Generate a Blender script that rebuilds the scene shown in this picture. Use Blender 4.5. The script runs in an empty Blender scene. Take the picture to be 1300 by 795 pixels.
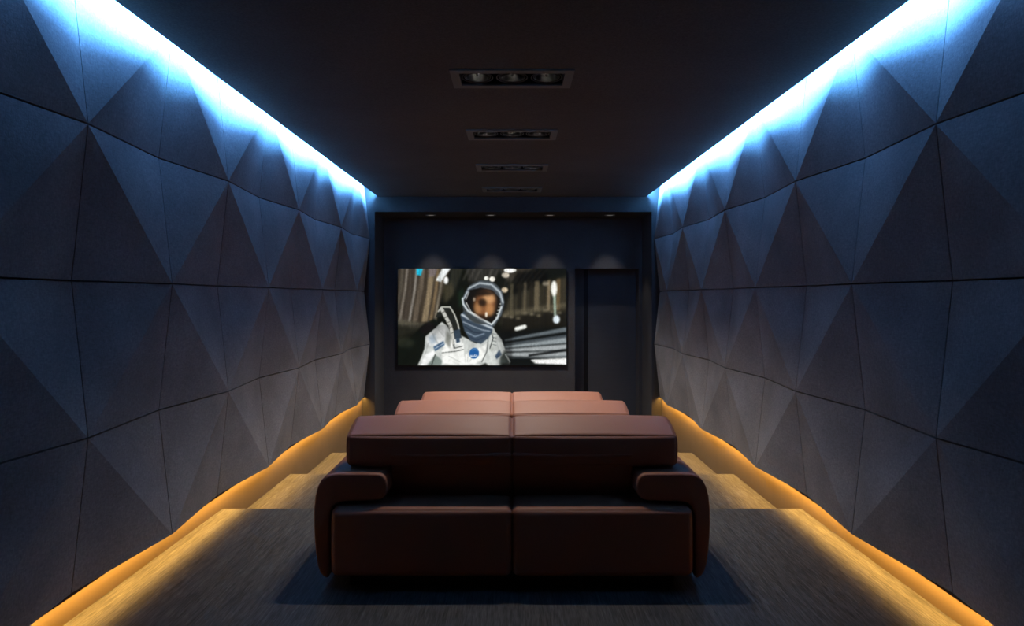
import bpy, bmesh, math
import numpy as np
from mathutils import Vector, Matrix

S = bpy.context.scene
COL = S.collection
S.view_settings.view_transform = 'Standard'
S.view_settings.look = 'None'
S.view_settings.exposure = 0.0
S.view_settings.gamma = 1.0
S.cycles.max_bounces = 8
S.cycles.diffuse_bounces = 5

# ------------------------------------------------------------------ measures
E = 1.637                      # eye height above the first terrace
STEP = 0.1495                  # drop of each terrace
YS = [4.868, 6.352, 7.82]      # terrace edges
LEV = [0.0, -STEP, -2 * STEP, -3 * STEP]
YB, YR = 9.38, -1.8            # portal wall, wall behind the camera
XW = 2.235                     # side upstand
XC = 1.994                     # edge of the hung ceiling
ZC = E + 1.49                  # underside of the hung ceiling
ZT = ZC + 0.40                 # true ceiling above the light coves
XP, XR = 2.105, 2.189          # ridge and pit of the folded panels
ROWZ = [E + k * 2.105 for k in (0.779, 0.4085, 0.038, -0.3335, -0.699)]
COLY = [3.13 + 0.775 * k for k in range(-1, 9)]


# ------------------------------------------------------------------ helpers
def lin(r, g, b):
    f = lambda c: ((c / 255) / 12.92) if c / 255 <= 0.04045 else (((c / 255) + 0.055) / 1.055) ** 2.4
    return (f(r), f(g), f(b), 1.0)


def material(name, col, rough=0.6, metal=0.0, noise=None, bump=None, spec=0.3):
    """noise=(scale xyz, amount, detail); bump=(scale xyz, strength)"""
    m = bpy.data.materials.new(name)
    m.use_nodes = True
    nt = m.node_tree
    N, L = nt.nodes, nt.links
    b = N['Principled BSDF']
    b.inputs['Base Color'].default_value = col
    b.inputs['Roughness'].default_value = rough
    b.inputs['Metallic'].default_value = metal
    b.inputs['Specular IOR Level'].default_value = spec
    tc = N.new('ShaderNodeTexCoord')

    def tex(scale, detail=4.0):
        mp = N.new('ShaderNodeMapping')
        mp.inputs['Scale'].default_value = scale
        L.new(tc.outputs['Object'], mp.inputs['Vector'])
        n = N.new('ShaderNodeTexNoise')
        n.inputs['Scale'].default_value = 1.0
        n.inputs['Detail'].default_value = detail
        L.new(mp.outputs['Vector'], n.inputs['Vector'])
        return n
    if noise:
        cur = None
        for sc, amt, det in noise:
            n = tex(sc, det)
            mr = N.new('ShaderNodeMapRange')
            mr.inputs['From Min'].default_value = 0.25
            mr.inputs['From Max'].default_value = 0.75
            mr.inputs['To Min'].default_value = 1 - amt
            mr.inputs['To Max'].default_value = 1 + amt
            L.new(n.outputs['Fac'], mr.inputs['Value'])
            if cur is None:
                cur = mr.outputs['Result']
            else:
                mu = N.new('ShaderNodeMath')
                mu.operation = 'MULTIPLY'
                L.new(cur, mu.inputs[0])
                L.new(mr.outputs['Result'], mu.inputs[1])
                cur = mu.outputs[0]
        vm = N.new('ShaderNodeVectorMath')
        vm.operation = 'SCALE'
        vm.inputs[0].default_value = col[:3]
        L.new(cur, vm.inputs['Scale'])
        L.new(vm.outputs['Vector'], b.inputs['Base Color'])
    if bump:
        n = tex(bump[0], 3.0)
        bp = N.new('ShaderNodeBump')
        bp.inputs['Strength'].default_value = bump[1]
        bp.inputs['Distance'].default_value = 0.004
        L.new(n.outputs['Fac'], bp.inputs['Height'])
        L.new(bp.outputs['Normal'], b.inputs['Normal'])
    return m


def link(name, bm, mat, parent=None, smooth=False, bevel=None):
    me = bpy.data.meshes.new(name)
    bmesh.ops.recalc_face_normals(bm, faces=bm.faces[:])
    bm.to_mesh(me)
    bm.free()
    me.materials.append(mat)
    if smooth:
        for p in me.polygons:
            p.use_smooth = True
    o = bpy.data.objects.new(name, me)
    COL.objects.link(o)
    if parent:
        o.parent = parent
    if bevel:
        md = o.modifiers.new('bevel', 'BEVEL')
        md.width, md.segments = bevel
        md.limit_method = 'ANGLE'
        md.angle_limit = math.radians(35)
    return o


def struct(name, bm, mat):
    o = link(name, bm, mat)
    o['kind'] = 'structure'
    return o


def thing(name, label, cat, loc=(0, 0, 0), group=None):
    o = bpy.data.objects.new(name, None)
    o.empty_display_size = 0.1
    COL.objects.link(o)
    o.location = loc
    o['label'] = label
    o['category'] = cat
    if group:
        o['group'] = group
    return o


def copy_tree(o, parent=None):
    c = o.copy()
    COL.objects.link(c)
    c.parent = parent
    for ch in list(o.children):
        copy_tree(ch, c)
    return c


def hexa(bm, pts):
    """pts: bottom four then top four, both going round the same way"""
    v = [bm.verts.new(p) for p in pts]
    for f in ((3, 2, 1, 0), (4, 5, 6, 7), (0, 1, 5, 4), (1, 2, 6, 5), (2, 3, 7, 6), (3, 0, 4, 7)):
        bm.faces.new([v[i] for i in f])
    return v


def box(bm, x0, x1, y0, y1, z0, z1):
    return hexa(bm, [(x0, y0, z0), (x1, y0, z0), (x1, y1, z0), (x0, y1, z0),
                     (x0, y0, z1), (x1, y0, z1), (x1, y1, z1), (x0, y1, z1)])


def extrude_profile(bm, pts, y0, y1):
    """pts in (x, z), extruded along y"""
    a = [bm.verts.new((x, y0, z)) for x, z in pts]
    b = [bm.verts.new((x, y1, z)) for x, z in pts]
    bm.faces.new(a)
    bm.faces.new(b[::-1])
    n = len(pts)
    for i in range(n):
        j = (i + 1) % n
        bm.faces.new((a[i], b[i], b[j], a[j]))


def lathe(bm, prof, c, n=32):
    """prof in (radius, z), spun about the vertical through c"""
    rings = []
    for r, z in prof:
        if r < 1e-6:
            rings.append([bm.verts.new((c[0], c[1], c[2] + z))])
        else:
            rings.append([bm.verts.new((c[0] + r * math.cos(2 * math.pi * k / n),
                                        c[1] + r * math.sin(2 * math.pi * k / n), c[2] + z)) for k in range(n)])
    for a, b in zip(rings, rings[1:]):
        for k in range(n):
            j = (k + 1) % n
            if len(a) == 1 and len(b) == 1:
                continue
            if len(a) == 1:
                bm.faces.new((a[0], b[k], b[j]))
            elif len(b) == 1:
                bm.faces.new((a[k], a[j], b[0]))
            else:
                bm.faces.new((a[k], a[j], b[j], b[k]))


def torus(bm, c, R, r, n=40, m=8):
    g = [[bm.verts.new((c[0] + (R + r * math.cos(2 * math.pi * j / m)) * math.cos(2 * math.pi * i / n),
                        c[1] + (R + r * math.cos(2 * math.pi * j / m)) * math.sin(2 * math.pi * i / n),
                        c[2] + r * math.sin(2 * math.pi * j / m))) for j in range(m)] for i in range(n)]
    for i in range(n):
        for j in range(m):
            bm.faces.new((g[i][j], g[(i + 1) % n][j], g[(i + 1) % n][(j + 1) % m], g[i][(j + 1) % m]))


def area(name, loc, rot, sx, sy, power, col):
    d = bpy.data.lights.new(name, 'AREA')
    d.shape = 'RECTANGLE'
    d.size, d.size_y = sx, sy
    d.energy = power
    d.color = col
    o = bpy.data.objects.new(name, d)
    COL.objects.link(o)
    o.location = loc
    o.rotation_euler = rot
    return o


def spot(name, loc, power, col, size, blend, radius, rot=(0, 0, 0)):
    d = bpy.data.lights.new(name, 'SPOT')
    d.energy = power
    d.color = col
    d.spot_size = math.radians(size)
    d.spot_blend = blend
    d.shadow_soft_size = radius
    o = bpy.data.objects.new(name, d)
    COL.objects.link(o)
    o.location = loc
    o.rotation_euler = rot
    return o


# ------------------------------------------------------------------ materials
M_panel = material('panel_felt', (0.222, 0.200, 0.188, 1), 0.85, spec=0.15,
                   noise=[((2.5, 2.5, 2.5), 0.22, 6), ((45, 45, 120), 0.18, 4), ((120, 150, 45), 0.16, 3)],
                   bump=((140, 140, 140), 0.25))
M_gap = material('panel_backing', (0.012, 0.012, 0.013, 1), 0.9)
M_floor = material('striped_floor', (0.062, 0.059, 0.055, 1), 0.55, spec=0.25,
                   noise=[((110, 6, 1), 0.50, 3), ((45, 2.2, 1), 0.35, 3), ((220, 14, 1), 0.45, 2), ((14, 0.7, 1), 0.12, 2)],
                   bump=((160, 5, 1), 0.25))
M_ceil = material('ceiling_plaster', (0.116, 0.113, 0.107, 1), 0.9, spec=0.1,
                  noise=[((1.2, 1.2, 1.2), 0.12, 3), ((90, 90, 90), 0.22, 3)], bump=((130, 130, 130), 0.3))
M_cove = material('cove_plaster', (0.55, 0.55, 0.55, 1), 0.9)
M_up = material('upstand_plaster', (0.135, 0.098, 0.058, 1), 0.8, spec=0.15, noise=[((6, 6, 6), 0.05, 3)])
M_wall = material('portal_paint', (0.064, 0.058, 0.055, 1), 0.8, spec=0.15,
                  noise=[((3, 3, 3), 0.08, 3), ((80, 80, 80), 0.12, 2)])
M_door = material('door_paint', (0.055, 0.055, 0.057, 1), 0.6, noise=[((4, 4, 30), 0.06, 3)])
M_black = material('black_lacquer', (0.006, 0.006, 0.007, 1), 0.55)
M_trim = material('brown_shade_profile', (0.05, 0.03, 0.02, 1), 0.6)
M_frame = material('grey_metal', (0.17, 0.175, 0.17, 1), 0.6, 0.0)
M_ring = material('dark_ring', (0.07, 0.07, 0.075, 1), 0.4, 0.3)
M_reflect = material('reflector_metal', (0.012, 0.012, 0.013, 1), 0.35, 0.0)
M_bulb = material('bulb_glass', (0.25, 0.25, 0.25, 1), 0.15, 0.0)
M_leather = material('brown_leather', (0.250, 0.100, 0.058, 1), 0.55, spec=0.3,
                     noise=[((3, 3, 3), 0.06, 3), ((220, 220, 220), 0.06, 2)], bump=((300, 300, 300), 0.12))
M_bezel = material('screen_bezel', (0.01, 0.01, 0.011, 1), 0.4)

# ------------------------------------------------------------------ room shell
bm = bmesh.new()
ys = [YR] + YS + [10.5]
for k in range(4):
    box(bm, -XW - 0.1, XW + 0.1, ys[k], ys[k + 1], -0.75, LEV[k])
struct('floor', bm, M_floor)

FIX = [4.29 + 1.48 * k for k in range(4)]
HX, HY = 0.352, 0.118          # half opening of a ceiling fixture
bm = bmesh.new()
T = 0.033
box(bm, -XC, -HX, YR, YB, ZC, ZC + T)
box(bm, HX, XC, YR, YB, ZC, ZC + T)
prev = YR
for y in FIX:
    box(bm, -HX, HX, prev, y - HY, ZC, ZC + T)
    prev = y + HY
box(bm, -HX, HX, prev, YB, ZC, ZC + T)
struct('ceiling', bm, M_ceil)
bm = bmesh.new()
box(bm, -XW - 0.1, XW + 0.1, YR, 10.5, ZT, ZT + 0.1)
struct('trim_1', bm, M_cove)

for s, side in ((-1, 'left'), (1, 'right')):
    bm = bmesh.new()
    a, b = sorted((s * XW, s * (XW + 0.12)))
    box(bm, a, b, YR, YB, 0.14, ZT)
    # the folded cladding carries on behind the camera
    ycs = [COLY[0] - 0.775 * k for k in range(0, 6)]
    for j in range(5):
        for i in range(4):
            def V(ii, jj):
                ridge = ((jj - 1) + ii) % 2 == 1
                return (s * (XP if ridge else XR), ycs[jj], ROWZ[ii])
            q = [V(i, j), V(i, j + 1), V(i + 1, j + 1), V(i + 1, j)]
            vs = [bm.verts.new(p) for p in q]
            if abs(q[0][0]) < abs(q[1][0]):
                bm.faces.new((vs[0], vs[1], vs[2])); bm.faces.new((vs[0], vs[2], vs[3]))
            else:
                bm.faces.new((vs[0], vs[1], vs[3])); bm.faces.new((vs[1], vs[2], vs[3]))
    o = struct('wall_' + side, bm, M_panel)
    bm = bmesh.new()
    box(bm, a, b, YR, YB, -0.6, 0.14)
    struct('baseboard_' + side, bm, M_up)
    bm = bmesh.new()
    a, b = sorted((s * 2.186, s * (XW - 0.0005)))
    box(bm, a, b, YR, YB - 0.001, 0.149, 0.164)
    struct('trim_' + ('2' if s < 0 else '3'), bm, M_trim)  # added dark profile, gives the shaded notches above the amber strip

bm = bmesh.new()
box(bm, -XW - 0.1, XW + 0.1, YR - 0.1, YR, -0.75, ZT + 0.1)
struct('wall_rear', bm, M_gap)

# portal wall with the screen niche and the door recess
NL, NR, NT, NB = -2.043, 2.081, E + 1.266, 10.08
DX0, DX1, DT, DB = 1.008, 2.03, E + 36 / 79.4, 10.345
ZF = LEV[3]
bm = bmesh.new()
box(bm, -XW - 0.1, NL, YB, NB + 0.4, ZF, ZT)
box(bm, NR, XW + 0.1, YB, NB + 0.4, ZF, ZT)
box(bm, NL, NR, YB, NB + 0.4, NT, ZT)
box(bm, NL, DX0, NB, NB + 0.4, ZF, NT)
box(bm, DX0, DX1, NB, NB + 0.4, DT, NT)
box(bm, DX1, NR, NB, NB + 0.4, ZF, NT)
struct('wall_back', bm, M_wall)

bm = bmesh.new()
box(bm, 1.252, DX1, DB - 0.004, DB + 0.04, ZF + 0.004, DT)
d = struct('door_1', bm, M_door)
bm = bmesh.new()
box(bm, DX0, 1.176, DB - 0.004, DB + 0.06, ZF, DT)
link('door_frame', bm, M_door, d)
bm = bmesh.new()
box(bm, 1.177, 1.251, DB + 0.005, DB + 0.03, ZF + 0.004, DT - 0.004)
link('edge_strip', bm, M_black, d)

# ------------------------------------------------------------------ folded wall panels
ORD = ['first', 'second', 'third', 'fourth', 'fifth', 'sixth', 'seventh', 'eighth', 'ninth']
ROWN = ['blue-lit grey folded panel, %s wall top row, %s from the screen end',
        'dark bluish folded panel, %s wall second row down, %s from the screen end',
        'grey folded panel, %s wall third row down, %s from the screen end',
        'grey folded panel, %s wall bottom row above amber strip, %s from the screen end']
GR, GC, DEEP = 0.0045, 0.0032, 2.233


def panel(s, i, j):
    """row i from the top, column j from the near end"""
    ridge = lambda ii, jj: (ii + jj) % 2 == 0      # ridge and pit alternate over the grid
    c = {}
    for ii in (i, i + 1):
        for jj in (j, j + 1):
            c[ii, jj] = Vector((s * (XP if ridge(ii, jj) else XR), COLY[jj], ROWZ[ii]))
    A, B, C, D = c[i, j], c[i, j + 1], c[i + 1, j + 1], c[i + 1, j]     # round the panel
    # shrink for the shadow gap, staying on the facets
    def mix(P, Q, d):
        return (Q - P).normalized() * d
    g = []
    for P, Qy, Qz in ((A, B, D), (B, A, C), (C, D, B), (D, C, A)):
        gr = 0.0 if (P is A or P is B) and i == 0 else GR
        gr = 0.0 if (P is C or P is D) and i == 3 else gr
        g.append(P + mix(P, Qy, GC) + mix(P, Qz, gr))
    bm = bmesh.new()
    f = [bm.verts.new(p) for p in g]
    b = [bm.verts.new((s * DEEP, p.y, p.z)) for p in g]
    if ridge(i, j):
        bm.faces.new((f[0], f[1], f[2])); bm.faces.new((f[0], f[2], f[3]))
    else:
        bm.faces.new((f[0], f[1], f[3])); bm.faces.new((f[1], f[2], f[3]))
    bm.faces.new(b)
    for k in range(4):
        l = (k + 1) % 4
        bm.faces.new((f[k], f[l], b[l], b[k]))
    o = link('folded_panel', bm, M_panel)
    side = 'left' if s < 0 else 'right'
    n = 8 - j
    o['label'] = ROWN[i] % (side, ORD[n])
    o['category'] = 'wall panel'
    o['group'] = 'folded panels on the %s wall' % side


for s in (-1, 1):
    for i in range(4):
        for j in range(9):
            panel(s, i, j)

# ------------------------------------------------------------------ sofas
ARM = [(1.057, 0.013), (1.085, 0.02), (1.108, 0.05), (1.1215, 0.09), (1.133, 0.17), (1.140, 0.25), (1.143, 0.331), (1.142, 0.42),
       (1.135, 0.49), (1.12, 0.544), (1.098, 0.583), (1.072, 0.603), (1.04, 0.614), (0.99, 0.618), (0.85, 0.618),
       (0.765, 0.616), (0.742, 0.606), (0.726, 0.586), (0.718, 0.545), (0.721, 0.510), (0.733, 0.485), (0.755, 0.469),
       (0.789, 0.461), (0.90, 0.459), (0.965, 0.457), (1.007, 0.447), (1.034, 0.426), (1.048, 0.394), (1.052, 0.33), (1.054, 0.15)]


def cushion(name, pts, parent, r, puff=0.012, seg=5):
    """a stuffed block: subdivided hexahedron, faces pushed out towards their middles, rounded edges"""
    P = [Vector(p) for p in pts]
    bm = bmesh.new()
    n = 10
    def tri(u, v, w):
        b = P[0].lerp(P[1], u).lerp(P[3].lerp(P[2], u), v)
        t = P[4].lerp(P[5], u).lerp(P[7].lerp(P[6], u), v)
        return b.lerp(t, w)
    cen = tri(.5, .5, .5)
    L = [(tri(1, .5, .5) - tri(0, .5, .5)), (tri(.5, 1, .5) - tri(.5, 0, .5)), (tri(.5, .5, 1) - tri(.5, .5, 0))]
    len_ = [l.length for l in L]
    # parameter stations: dense near the edges so that the rounding is smooth
    def stations(ln):
        k = min(0.5, r / ln)
        a = [k * (1 - math.cos(math.pi / 2 * q / seg)) for q in range(seg + 1)]
        mid = [k + (1 - 2 * k) * q / n for q in range(1, n)]
        return a + mid + [1 - t for t in reversed(a)]
    st = [stations(l) for l in len_]
    vmap = {}
    def vert(iu, iv, iw):
        key = (iu, iv, iw)
        if key in vmap:
            return vmap[key]
        uvw = [st[0][iu], st[1][iv], st[2][iw]]
        # clamp to the inner block, then step out along the rounded offset
        inner, d = [], []
        for t, ln in zip(uvw, len_):
            k = min(0.5, r / ln)
            c = min(max(t, k), 1 - k)
            inner.append(c)
            d.append((t - c) * ln)
        dn = math.sqrt(sum(x * x for x in d))
        base = tri(*inner)
        ax = [l.normalized() for l in L]
        p = base
        if dn > 1e-9:
            off = ax[0] * d[0] + ax[1] * d[1] + ax[2] * d[2]
            p = base + off.normalized() * r
        # puff
        f = 1.0
        q = [4 * t * (1 - t) for t in uvw]
        for a_ in range(3):
            if uvw[a_] in (0.0, 1.0):
                o1, o2 = [x for x in range(3) if x != a_]
                sgn = 1 if uvw[a_] == 1.0 else -1
                p = p + ax[a_] * (sgn * puff * (q[o1] * q[o2]) ** 0.5)
                break
        vmap[key] = bm.verts.new(p)
        return vmap[key]
    N = [len(x) - 1 for x in st]
    def grid(fn, a, b):
        for i in range(a):
            for j in range(b):
                try:
                    bm.faces.new((fn(i, j), fn(i + 1, j), fn(i + 1, j + 1), fn(i, j + 1)))
                except ValueError:
                    pass
    grid(lambda i, j: vert(i, j, 0), N[0], N[1]); grid(lambda i, j: vert(i, j, N[2]), N[0], N[1])
    grid(lambda i, j: vert(i, 0, j), N[0], N[2]); grid(lambda i, j: vert(i, N[1], j), N[0], N[2])
    grid(lambda i, j: vert(0, i, j), N[1], N[2]); grid(lambda i, j: vert(N[0], i, j), N[1], N[2])
    return bm


def add_bm(dst, src):
    me = bpy.data.meshes.new('tmp')
    src.to_mesh(me); src.free()
    dst.from_mesh(me)
    bpy.data.meshes.remove(me)


def hx(x0, x1, yz):
    """yz: rear-bottom, front-bottom, front-top, rear-top in (y, z)"""
    rb, fb, ft, rt = yz
    return [(x0, *rb), (x1, *rb), (x1, *fb), (x0, *fb), (x0, *rt), (x1, *rt), (x1, *ft), (x0, *ft)]


Q, ZQ = 0.9592, 0.0668


link_ = link
SY = 3.48


def make_sofa(label):
    t = thing('sofa', label, 'sofa', (0, SY, 0), 'leather sofas on the terraces')
    def link(name, bm, mat, parent, **k):
        if name != 'plinth':
            for v in bm.verts:
                v.co = (v.co.x * Q, v.co.y * Q, v.co.z * Q + ZQ)
        return link_(name, bm, mat, parent, **k)
    for s in (-1, 1):
        bm = bmesh.new()
        pts = [(s * x * 1.0165, E - (E - z) * 1.0165) for x, z in ARM]
        extrude_profile(bm, pts, 0.06, 0.96)
        link('armrest', bm, M_leather, t, smooth=True, bevel=(0.022, 4))
    for s in (-1, 1):
        x0, x1 = (0.002, 1.046) if s > 0 else (-1.046, -0.002)
        bm = cushion('seat_base', hx(x0, x1, [(0, 0.022), (0.95, 0.022), (0.95, 0.412), (0.0, 0.412)]), t, 0.035, 0.010)
        link('seat_base', bm, M_leather, t, smooth=True)
        x0, x1 = (0.003, 0.712) if s > 0 else (-0.712, -0.003)
        bm = cushion('seat_cushion', hx(x0, x1, [(0.50, 0.40), (0.99, 0.40), (0.99, 0.47), (0.50, 0.455)]), t, 0.03, 0.012)
        link('seat_cushion', bm, M_leather, t, smooth=True)
        x0, x1 = (0.0, 0.992) if s > 0 else (-0.992, 0.0)
        bm = bmesh.new()
        add_bm(bm, cushion('b', hx(x0, x1, [(0.160, 0.622), (0.42, 0.622), (0.410, 0.888), (0.155, 0.794)]), t, 0.026, 0.018))
        x0, x1 = (0.0, 0.730) if s > 0 else (-0.730, 0.0)
        add_bm(bm, cushion('b', hx(x0, x1, [(0.252, 0.405), (0.50, 0.405), (0.41, 0.72), (0.13, 0.70)]), t, 0.02, 0.004))
        link('backrest', bm, M_leather, t, smooth=True)
    bm = bmesh.new()
    box(bm, -0.92, 0.92, 0.10, 0.84, 0.0, 0.095)
    link('plinth', bm, M_black, t)
    return t


sofa = make_sofa('dark brown leather sofa on the nearest terrace, whole back visible')
s2 = copy_tree(sofa)
s2.location = (0, SY + 1.475, -STEP)
s2['label'] = 'middle brown leather sofa, only its lit backrest top showing'
s3 = copy_tree(sofa)
s3.location = (0, SY + 2.95, -2 * STEP)
s3['label'] = 'farthest brown leather sofa, backrest top just below the screen'

# ------------------------------------------------------------------ ceiling fixtures
FW, FD = 0.41, 0.176
WARM = (1.0, 0.90, 0.80)


def make_fixture(label):
    t = thing('ceiling_downlight', label, 'ceiling light', (0, FIX[0], ZC), 'triple downlights along the ceiling')
    bm = bmesh.new()
    z0, z1 = -0.012, 0.0
    box(bm, -FW, FW, -FD, -HY, z0, z1)
    box(bm, -FW, FW, HY, FD, z0, z1)
    box(bm, -FW, -HX, -HY, HY, z0, z1)
    box(bm, HX, FW, -HY, HY, z0, z1)
    link('frame', bm, M_frame, t)
    bm = bmesh.new()
    h = 0.17
    k = 0.002
    for a in ((-HX + k, -HX + k + .003, -HY + k, HY - k, 0, h), (HX - k - .003, HX - k, -HY + k, HY - k, 0, h),
              (-HX + k, HX - k, -HY + k, -HY + k + .003, 0, h), (-HX + k, HX - k, HY - k - .003, HY - k, 0, h),
              (-HX + k, HX - k, -HY + k, HY - k, h, h + .004)):
        box(bm, *a)
    link('housing', bm, M_black, t)
    for x in (-0.235, 0.0, 0.235):
        bm = bmesh.new()
        torus(bm, (x, 0, 0.004), 0.104, 0.0035)
        g = link('lamp_ring', bm, M_ring, t, smooth=True)
        bm = bmesh.new()
        torus(bm, (x, 0, 0.006), 0.087, 0.003)
        link('inner_ring', bm, M_ring, g, smooth=True)
        bm = bmesh.new()
        lathe(bm, [(0.078, 0.004), (0.076, 0.03), (0.066, 0.06), (0.048, 0.082), (0.022, 0.094), (0.0, 0.097)], (x, 0, 0))
        link('reflector', bm, M_reflect, g, smooth=True)
        bm = bmesh.new()
        lathe(bm, [(0.0, 0.010), (0.006, 0.012), (0.009, 0.02), (0.009, 0.034), (0.005, 0.044), (0.0, 0.046)], (x, 0, 0), 16)
        link('bulb', bm, M_bulb, g, smooth=True)
    return t


fx = make_fixture('nearest triple downlight, largest of the four along the ceiling')
NAMES = ['second triple downlight from the camera on the dark ceiling',
         'third triple downlight from the camera on the dark ceiling',
         'farthest and smallest triple downlight on the dark ceiling, nearest the screen']
for k in range(3):
    c = copy_tree(fx)
    c.location = (0, FIX[k + 1], ZC)
    c['label'] = NAMES[k]
PW = [60, 130, 130, 130]
for k, y in enumerate(FIX):
    for x in (-0.235, 0.0, 0.235):
        spot('downlight_lamp', (x, y, ZC + 0.062), PW[k], WARM, 105, 1.0, 0.012)

# ------------------------------------------------------------------ niche spotlights
SPX = [-1.255, -0.33, 0.585, 1.51]
SLAB = ['leftmost small round spotlight in the niche soffit above the screen',
        'second small round spotlight from the left in the niche soffit',
        'third small round spotlight from the left in the niche soffit',
        'rightmost small round spotlight in the niche soffit, above the doorway']
M_lens = material('spot_lens', (0.8, 0.8, 0.8, 1), 0.3)
_b = M_lens.node_tree.nodes['Principled BSDF']
_b.inputs['Emission Color'].default_value = (1, 0.97, 0.93, 1)
_b.inputs['Emission Strength'].default_value = 0.10
p0 = None
for x, lab in zip(SPX, SLAB):
    if p0 is None:
        p0 = t = thing('recessed_spotlight', lab, 'spotlight', (x, 9.74, NT), 'small spotlights in the niche soffit')
        bm = bmesh.new()
        lathe(bm, [(0.058, 0.0), (0.085, 0.0), (0.084, -0.006), (0.060, -0.008), (0.058, 0.0)], (0, 0, 0))
        link('trim_ring', bm, M_frame, t, smooth=True)
        bm = bmesh.new()
        lathe(bm, [(0.0, -0.003), (0.057, -0.003), (0.057, -0.001), (0.0, -0.001)], (0, 0, 0))
        link('lens', bm, M_lens, t)
    else:
        c = copy_tree(p0)
        c.location = (x, 9.74, NT)
        c['label'] = lab
    spot('niche_lamp', (x, 9.74, NT - 0.03), 26.0, (1, 0.98, 0.95), 65, 0.5, 0.03)

# ------------------------------------------------------------------ the screen picture
CW, CH = 569, 325              # raster of the picture, two cells per crop unit


def raster():
    X0, Y0, X1, Y1 = 78.0, 62.0, 1217.0, 712.0
    gx, gy = np.meshgrid(X0 + (np.arange(CW) + .5) / CW * (X1 - X0), Y0 + (np.arange(CH) + .5) / CH * (Y1 - Y0))
    img = np.zeros((CH, CW, 3))

    def blur(a, sg):
        if sg <= 0:
            return a
        n = int(3 * sg) + 1
        k = np.exp(-0.5 * (np.arange(-n, n + 1) / sg) ** 2)
        k /= k.sum()
        for ax in (0, 1):
            pad = [(0, 0)] * a.ndim
            pad[ax] = (n, n)
            b = np.pad(a, pad, mode='edge')
            out = np.zeros_like(a)
            for i, w in enumerate(k):
                sl = [slice(None)] * a.ndim
                sl[ax] = slice(i, i + a.shape[ax])
                out += w * b[tuple(sl)]
            a = out
        return a

    def put(mask, col, alpha=1.0, soft=1.2):
        m = blur(mask.astype(float), soft) * alpha
        c = np.array(col, float) / 255
        img[:] = img * (1 - m[..., None]) + c * m[..., None]

    def poly(pts):
        inside = np.zeros(gx.shape, bool)
        n = len(pts)
        for i in range(n):
            x1, y1 = pts[i]
            x2, y2 = pts[(i + 1) % n]
            if y1 == y2:
                continue
            c = (y1 > gy) != (y2 > gy)
            inside ^= c & (gx < (x2 - x1) * (gy - y1) / (y2 - y1) + x1)
        return inside

    def ell(cx, cy, rx, ry, ang=0.0):
        a = math.radians(ang)
        dx, dy = gx - cx, gy - cy
        u = dx * math.cos(a) + dy * math.sin(a)
        v = -dx * math.sin(a) + dy * math.cos(a)
        return (u / rx) ** 2 + (v / ry) ** 2 < 1

    def line(pts, w):
        m = np.zeros(gx.shape, bool)
        for (x1, y1), (x2, y2) in zip(pts, pts[1:]):
            dx, dy = x2 - x1, y2 - y1
            t = np.clip(((gx - x1) * dx + (gy - y1) * dy) / (dx * dx + dy * dy + 1e-9), 0, 1)
            m |= (gx - x1 - t * dx) ** 2 + (gy - y1 - t * dy) ** 2 < (w / 2) ** 2
        return m

    P = lambda pts, col, a=1.0, s=1.2: put(poly(pts), col, a, s)
    El = lambda cx, cy, rx, ry, col, a=1.0, s=1.2, ang=0: put(ell(cx, cy, rx, ry, ang), col, a, s)
    Ln = lambda pts, w, col, a=1.0, s=1.0: put(line(pts, w), col, a, s)
    img[:] = np.array((20, 22, 16)) / 255
    # left: slanting corridor panels
    P([(78, 62), (430, 62), (360, 300), (330, 420), (250, 470), (78, 430)], (62, 55, 46), 1, 4)
    bands = [(78, 100, (90, 84, 74)), (112, 128, (140, 132, 122)), (140, 170, (74, 66, 58)), (178, 192, (170, 164, 156)),
             (206, 240, (110, 98, 84)), (246, 262, (70, 60, 48)), (268, 306, (150, 132, 104)), (318, 340, (128, 108, 80)),
             (350, 366, (150, 140, 122))]
    for a, b, c in bands:
        P([(a + 22, 62), (b + 22, 62), (b + 8, 200), (b - 30, 420), (a - 30, 420), (a + 8, 200)], c, .85, 2.5)
    P([(285, 62), (345, 62), (330, 110), (290, 120)], (120, 110, 112), .8, 2)
    P([(78, 400), (250, 430), (240, 470), (78, 520)], (96, 92, 78), .8, 5)
    P([(78, 450), (230, 470), (200, 520), (78, 560)], (40, 40, 32), .8, 5)
    P([(205, 62), (246, 62), (234, 110), (204, 104)], (40, 200, 235), 1, 2)
    P([(378, 62), (436, 62), (368, 152), (334, 142)], (235, 240, 240), 1, 1.8)
    El(404, 142, 16, 26, (250, 252, 250), 1, 1.8)
    # middle top: dark ribs and lamps
    P([(440, 62), (520, 62), (470, 200), (430, 260), (400, 300), (420, 180)], (52, 52, 44), .8, 4)
    P([(380, 180), (440, 150), (460, 230), (390, 300)], (78, 72, 54), .7, 6)
    P([(480, 230), (520, 190), (530, 300), (490, 330)], (26, 40, 28), .9, 4)
    P([(540, 62), (760, 62), (740, 140), (560, 160)], (56, 54, 50), .8, 6)
    for x in (560, 600, 640, 720, 760):
        Ln([(x, 62), (x - 40, 140)], 10, (110, 106, 98), .5, 3)
    P([(760, 62), (1000, 62), (940, 130), (820, 150)], (70, 64, 56), .8, 6)
    P([(880, 90), (1080, 62), (1090, 150), (900, 230), (830, 260)], (10, 10, 8), .9, 6)
    for k in range(7):
        Ln([(850 + 40 * k, 66), (790 + 30 * k, 190)], 8, (96, 88, 78), .35, 3)
    El(676, 128, 16, 14, (250, 250, 240)); El(716, 134, 20, 18, (240, 236, 225))
    El(836, 74, 42, 16, (250, 250, 245)); El(806, 106, 26, 18, (225, 214, 196), .9, 2)
    El(800, 206, 22, 18, (225, 205, 175), 1, 2)
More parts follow.
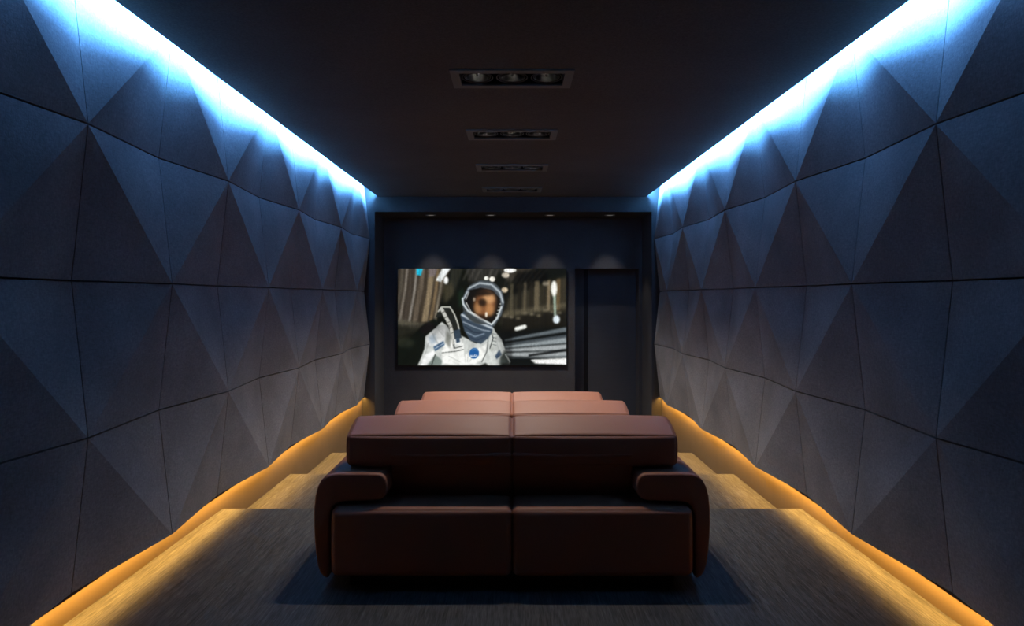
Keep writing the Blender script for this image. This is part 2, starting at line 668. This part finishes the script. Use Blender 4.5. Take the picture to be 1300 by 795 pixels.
    # right: machinery wall
    P([(830, 250), (1217, 110), (1217, 440), (760, 440)], (58, 54, 42), .9, 6)
    for x, w, c in ((850, 22, (84, 78, 62)), (905, 30, (34, 32, 25)), (940, 18, (110, 100, 80)), (985, 26, (40, 36, 28)),
                    (1020, 30, (120, 108, 86)), (1070, 24, (50, 46, 36)), (1100, 20, (150, 132, 104)), (1165, 26, (120, 98, 66)),
                    (1198, 20, (64, 58, 46))):
        P([(x - w / 2, 160 - (x - 900) * .1), (x + w / 2, 156 - (x - 900) * .1), (x + w / 2 - 6, 345), (x - w / 2 - 6, 345)], c, .8, 3)
    P([(790, 350), (1217, 290), (1217, 320), (790, 400)], (112, 104, 84), .55, 4)
    P([(780, 390), (1217, 350), (1217, 450), (780, 500)], (28, 26, 20), .85, 5)
    for k in range(9):
        El(800 + 46 * k, 380 - 6 * k + 14 * ((k * 7) % 3), 17, 9, (150, 140, 116), .6, 3)
    P([(1127, 240), (1146, 240), (1150, 380), (1134, 380)], (170, 190, 172), .9, 2)
    El(1078, 164, 22, 14, (170, 160, 140), .8, 3)
    El(1134, 196, 21, 52, (255, 255, 245), 1, 2.5)
    El(1150, 404, 23, 29, (235, 248, 255), 1, 2.5)
    Ln([(880, 468), (936, 452)], 28, (250, 252, 245), 1, 2)
    # lower right: rails
    P([(760, 500), (1217, 450), (1217, 712), (800, 712)], (16, 20, 20), 1, 5)
    for ya, yb, w, c in ((545, 470, 16, (120, 130, 136)), (572, 520, 14, (90, 98, 104)), (590, 545, 18, (176, 186, 190)),
                         (612, 590, 20, (200, 206, 208)), (640, 640, 26, (196, 202, 204)), (662, 656, 8, (90, 96, 98))):
        P([(800, ya - w * .4), (1217, yb - w), (1217, yb + w), (800, ya + w * .4)], c, .85, 2.5)
    P([(960, 640), (1217, 600), (1217, 618), (960, 655)], (18, 20, 20), .9, 2)
    P([(975, 674), (1217, 664), (1217, 708), (1000, 700)], (255, 255, 252), 1, 2)
    rs = np.random.RandomState(4)
    # smeared detail of the background
    fine = blur(rs.rand(CH, CW), 1.2)
    fine = (fine - fine.mean()) / fine.std()
    slant = blur(np.repeat(rs.rand(1, CW), CH, 0), 1.5)
    slant = (slant - slant.mean()) / slant.std()
    img *= np.clip(1 + 0.03 * fine + 0.05 * slant * (gy < 470), 0.4, 1.7)[..., None]
    img -= 0.02
    # space suit
    P([(78, 712), (78, 590), (170, 520), (250, 440), (330, 395), (370, 460), (300, 560), (230, 712)], (16, 20, 15), 1, 3)
    El(130, 560, 60, 30, (50, 54, 42), .6, 6)
    P([(212, 712), (236, 660), (258, 600), (265, 520), (320, 470), (375, 420), (440, 470), (520, 520), (610, 566), (690, 500),
       (735, 485), (780, 540), (802, 600), (826, 660), (840, 712)], (206, 210, 206), 1, 1.5)
    P([(265, 520), (330, 470), (400, 440), (420, 500), (390, 560), (330, 590), (280, 575)], (226, 228, 226), 1, 2)
    P([(285, 520), (330, 500), (340, 560), (300, 570)], (160, 176, 190), .8, 4)
    P([(225, 470), (290, 420), (335, 455), (250, 505)], (28, 24, 24), 1, 2)
    P([(318, 588), (385, 548), (398, 575), (330, 618)], (70, 98, 128), 1, 1.5)
    Ln([(330, 600), (392, 562)], 5, (200, 210, 220), .9)
    P([(230, 712), (262, 640), (320, 610), (330, 640), (270, 712)], (248, 250, 248), 1, 2)
    P([(280, 712), (330, 640), (380, 680), (370, 712)], (126, 138, 132), 1, 2)
    Ln([(330, 640), (306, 712)], 7, (60, 66, 62), .9)
    P([(372, 628), (400, 560), (450, 520), (520, 560), (530, 640), (640, 590), (690, 560), (660, 660), (600, 705), (380, 705)], (246, 247, 242), 1, 2)
    Ln([(375, 628), (470, 618), (522, 606)], 5, (60, 64, 60), .85)
    Ln([(530, 570), (532, 690)], 4, (190, 192, 188), .9)
    P([(690, 560), (760, 560), (806, 640), (770, 700), (690, 690), (660, 650)], (214, 218, 214), 1, 2)
    Ln([(645, 690), (680, 620), (690, 520)], 6, (70, 74, 72), .8)
    P([(735, 650), (765, 605), (780, 640), (745, 672)], (70, 88, 110), 1, 1.5)
    P([(770, 660), (806, 610), (842, 690), (800, 712), (765, 712)], (58, 66, 62), .9, 3)
    Ln([(806, 640), (836, 690)], 9, (210, 214, 210), .9)
    P([(640, 712), (670, 695), (690, 712)], (30, 34, 30), .9, 2)
    P([(780, 700), (1000, 690), (1000, 712), (780, 712)], (14, 18, 16), .9, 3)
    # harness straps
    P([(330, 390), (366, 322), (432, 318), (470, 380), (500, 470), (515, 560), (455, 600), (440, 520), (418, 450), (390, 380)], (34, 36, 32), 1, 1.5)
    Ln([(352, 350), (372, 322), (430, 320), (462, 372), (484, 430), (492, 470)], 10, (190, 190, 180), 1)
    Ln([(374, 336), (404, 390), (430, 440), (446, 500), (456, 560)], 24, (196, 196, 188), 1)
    for k in range(5):
        Ln([(372 + 17 * k, 362 + 34 * k), (404 + 15 * k, 346 + 34 * k)], 5, (70, 70, 64), .8)
    P([(456, 480), (496, 466), (510, 545), (468, 552)], (56, 70, 84), 1, 1.5)
    P([(452, 540), (514, 528), (518, 580), (458, 600)], (232, 234, 230), 1, 1.2)
    P([(470, 534), (496, 528), (498, 556), (474, 562)], (60, 80, 100), 1, 1.2)
    Ln([(456, 540), (462, 598), (516, 584)], 5, (50, 54, 50), .9)
    Ln([(716, 470), (736, 520), (722, 580), (706, 610)], 26, (200, 204, 198), 1)
    Ln([(708, 480), (722, 530), (700, 600)], 6, (40, 44, 42), .9)
    for k in range(4):
        Ln([(720, 500 + 24 * k), (742, 506 + 24 * k)], 4, (70, 76, 80), .8)
    # folds and shade over the suit
    suit = blur(rs.rand(CH, CW), 5.0)
    suit = (suit - suit.mean()) / suit.std()
    shade = np.clip(1 - 0.05 * np.clip(suit, -0.6, 2) - 0.30 * np.clip((560 - gy) / 120, 0, 1) * (gx < 430)
                    - 0.35 * np.clip((gx - 730) / 90, 0, 1) * (gy > 470), 0.3, 1.05)
    body = blur(((gy > 440) & (gx < 850)).astype(float), 3)
    img *= (1 - body + body * shade)[..., None]
    for a, b, c, d_ in ((285, 560, 262, 640), (350, 470, 392, 520), (300, 480, 345, 560), (560, 580, 548, 690), (420, 650, 500, 690),
                       (620, 600, 560, 690), (748, 560, 770, 640)):
        Ln([(a, b), (c, d_)], 5, (120, 124, 120), .5, 1.5)
    P([(405, 470), (440, 520), (430, 600), (400, 560)], (96, 98, 90), .7, 3)
    # neck ring
    P([(500, 375), (540, 330), (620, 380), (722, 440), (716, 490), (690, 530), (640, 568), (570, 548), (528, 480)], (62, 76, 90), 1, 1.5)
    Ln([(512, 372), (560, 400), (640, 430), (716, 462)], 14, (190, 200, 208), 1, 1.5)
    Ln([(510, 392), (560, 424), (640, 456), (700, 478)], 8, (54, 66, 80), .9)
    Ln([(520, 420), (580, 448), (650, 474), (700, 482)], 9, (150, 162, 176), .8)
    Ln([(530, 450), (590, 490), (650, 498)], 10, (44, 54, 68), .9)
    Ln([(545, 490), (600, 520), (660, 500)], 10, (130, 146, 164), .8)
    Ln([(560, 520), (610, 545), (670, 520)], 10, (50, 62, 80), .9)
    # helmet shell
    El(655, 288, 140, 150, (62, 68, 70), 1, 1.5, 20)
    P([(512, 270), (560, 180), (640, 148), (720, 160), (780, 215), (798, 290), (780, 370), (730, 450), (640, 420), (540, 350)], (84, 92, 98), 1, 1.5)
    Ln([(528, 262), (560, 196), (630, 160), (712, 170), (768, 222), (788, 290)], 11, (196, 206, 212), .9, 1.5)
    Ln([(552, 212), (620, 178), (705, 190), (756, 240)], 10, (66, 74, 82), .9, 1.5)
    P([(524, 276), (566, 206), (640, 190), (716, 206), (768, 262), (774, 320), (750, 385), (712, 436), (640, 404), (560, 350)], (18, 16, 13), 1, 1.2)
    Ln([(516, 262), (520, 300), (552, 346), (600, 376), (712, 438), (750, 394), (778, 320)], 12, (206, 214, 216), 1, 1.2)
    Ln([(540, 290), (572, 352), (640, 392)], 6, (235, 238, 236), .9)
    Ln([(538, 270), (560, 220)], 6, (220, 226, 226), .8)
    for k in range(5):
        El(770 - 7 * k, 300 + 22 * k, 5, 5, (225, 228, 222), .8, .8)
    # warm reflections on the visor, no portrait
    El(668, 298, 72, 90, (130, 82, 48), .95, 6, 12)
    El(692, 264, 42, 36, (224, 172, 120), .8, 5)
    El(620, 330, 26, 40, (190, 140, 92), .7, 5)
    El(700, 340, 30, 40, (206, 150, 96), .7, 5)
    El(650, 290, 28, 26, (36, 24, 15), .9, 4)
    P([(590, 225), (660, 208), (735, 228), (700, 240), (620, 246)], (24, 18, 13), .85, 4)
    P([(620, 370), (690, 380), (680, 405), (640, 396)], (50, 32, 20), .8, 4)
    El(676, 372, 8, 18, (255, 244, 226), .9, 1.5)
    El(594, 270, 8, 14, (235, 215, 190), .6, 2)
    # round blue badge with its letters
    El(594, 632, 33, 37, (34, 92, 158), 1, 1.0, 15)
    Ln([(578, 610), (600, 603), (618, 616)], 4, (110, 160, 205), .8)

    def letters(org, w, h, sx, shear):
        glyph = {'N': [[(0, 1), (0, 0), (1, 1), (1, 0)]], 'A': [[(0, 1), (.5, 0), (1, 1)], [(.2, .65), (.8, .65)]],
                 'S': [[(1, .1), (.3, 0), (0, .25), (.9, .7), (.7, 1), (0, .9)]]}
        x, y = org
        for ch in 'NASA':
            for st in glyph[ch]:
                Ln([(x + a * w, y + b * h - (x + a * w - org[0]) * shear) for a, b in st], 3.2, (240, 244, 250), 1, .5)
            x += sx
    letters((570, 644), 9, 13, 12.2, .10)
    grain = blur(rs.rand(CH, CW), 0.7)
    img *= (1 + 0.018 * (grain - grain.mean()) / grain.std())[..., None]
    return np.clip(blur(np.clip(img, 0, 1), 0.6), 0, 1)


pic = raster()
linp = np.where(pic <= 0.04045, pic / 12.92, ((pic + 0.055) / 1.055) ** 2.4)
SX0, SX1 = (504.9 - 650) / 79.8, (719.0 - 650) / 79.8
SZ1, SZ0 = E + 36.0 / 79.8, E - 87.0 / 79.8
tv = thing('television', 'wide wall-mounted television showing an astronaut in a white space suit', 'television',
           ((SX0 + SX1) / 2, NB, SZ0))
wx, wz = SX1 - SX0, SZ1 - SZ0
bm = bmesh.new()
box(bm, -wx / 2 - 0.006, wx / 2 + 0.006, -0.041, -0.0005, -0.006, wz + 0.006)
link('casing', bm, M_bezel, tv)
nx, nz = 427, 244
me = bpy.data.meshes.new('display')
ux, uz = np.meshgrid(np.linspace(0, 1, nx), np.linspace(0, 1, nz))
co = np.stack([(ux - .5) * wx, np.full_like(ux, -0.043), uz * wz], -1).reshape(-1, 3)
idx = np.arange(nx * nz).reshape(nz, nx)
faces = np.stack([idx[:-1, :-1], idx[:-1, 1:], idx[1:, 1:], idx[1:, :-1]], -1).reshape(-1, 4)
me.from_pydata([], [], [])
me.vertices.add(nx * nz)
me.vertices.foreach_set('co', co.ravel())
me.loops.add(faces.size)
me.loops.foreach_set('vertex_index', faces.ravel().astype(np.int32))
me.polygons.add(len(faces))
me.polygons.foreach_set('loop_start', (np.arange(len(faces)) * 4).astype(np.int32))
me.update(calc_edges=True)
me.validate()
at = me.color_attributes.new('picture', 'FLOAT_COLOR', 'POINT')
ix = np.clip((ux * CW).astype(int), 0, CW - 1)
iz = np.clip(((1 - uz) * CH).astype(int), 0, CH - 1)
rgba = np.ones((nz, nx, 4))
rgba[..., :3] = linp[iz, ix]
at.data.foreach_set('color', rgba.ravel().astype(np.float32))
M_disp = bpy.data.materials.new('display_picture')
M_disp.use_nodes = True
nt = M_disp.node_tree
b = nt.nodes['Principled BSDF']
b.inputs['Base Color'].default_value = (0.004, 0.004, 0.004, 1)
b.inputs['Roughness'].default_value = 0.5
b.inputs['Specular IOR Level'].default_value = 0.1
ca = nt.nodes.new('ShaderNodeVertexColor')
ca.layer_name = 'picture'
nt.links.new(ca.outputs['Color'], b.inputs['Emission Color'])
b.inputs['Emission Strength'].default_value = 1.0
me.materials.append(M_disp)
o = bpy.data.objects.new('display', me)
COL.objects.link(o)
o.parent = tv

# ------------------------------------------------------------------ light lines
BLUE = (0.09, 0.41, 1.0)
BLUE2 = (0.11, 0.37, 1.0)
AMBER = (1.0, 0.53, 0.11)
ylen = YB - YR - 0.02
ymid = (YB + YR) / 2
ylen2 = YB - 1.6 - 0.02
ymid2 = (YB + 1.6) / 2
ylen3 = YB - 2.4 - 0.02
ymid3 = (YB + 2.4) / 2
for s in (-1, 1):
    # strip on the back of the hung ceiling, shaded by its edge
    area('cove_strip', (s * 1.955, ymid3, ZC + 0.083), (0, s * math.radians(-80), 0), 0.045, ylen3, 290, BLUE)
    # added lamp nearer the wall, standing in for bounce out of the cove
    area('cove_bounce_fill', (s * 2.032, ymid3, ZC + 0.072), (0, s * math.radians(-84), 0), 0.02, ylen3, 190, BLUE2)
    # amber strip under the added dark profile at the foot of the panels
    area('amber_strip', (s * 2.197, ymid2, 0.1482), (0, 0, 0), 0.02, ylen2, 48, AMBER).data.spread = math.radians(138)

# ------------------------------------------------------------------ world and camera
w = bpy.data.worlds.new('room')
S.world = w
w.use_nodes = True
w.node_tree.nodes['Background'].inputs['Color'].default_value = (0.0, 0.0, 0.0, 1)
w.node_tree.nodes['Background'].inputs['Strength'].default_value = 0.0

cd = bpy.data.cameras.new('camera')
cd.sensor_fit = 'HORIZONTAL'
cd.sensor_width = 36.0
cd.lens = 36.0 * 800.0 / 1300.0
cd.shift_y = -20.5 / 1300.0
cd.clip_start = 0.02
cam = bpy.data.objects.new('camera', cd)
COL.objects.link(cam)
cam.location = (0, 0, E)
cam.rotation_euler = (math.radians(90), 0, 0)
S.camera = cam
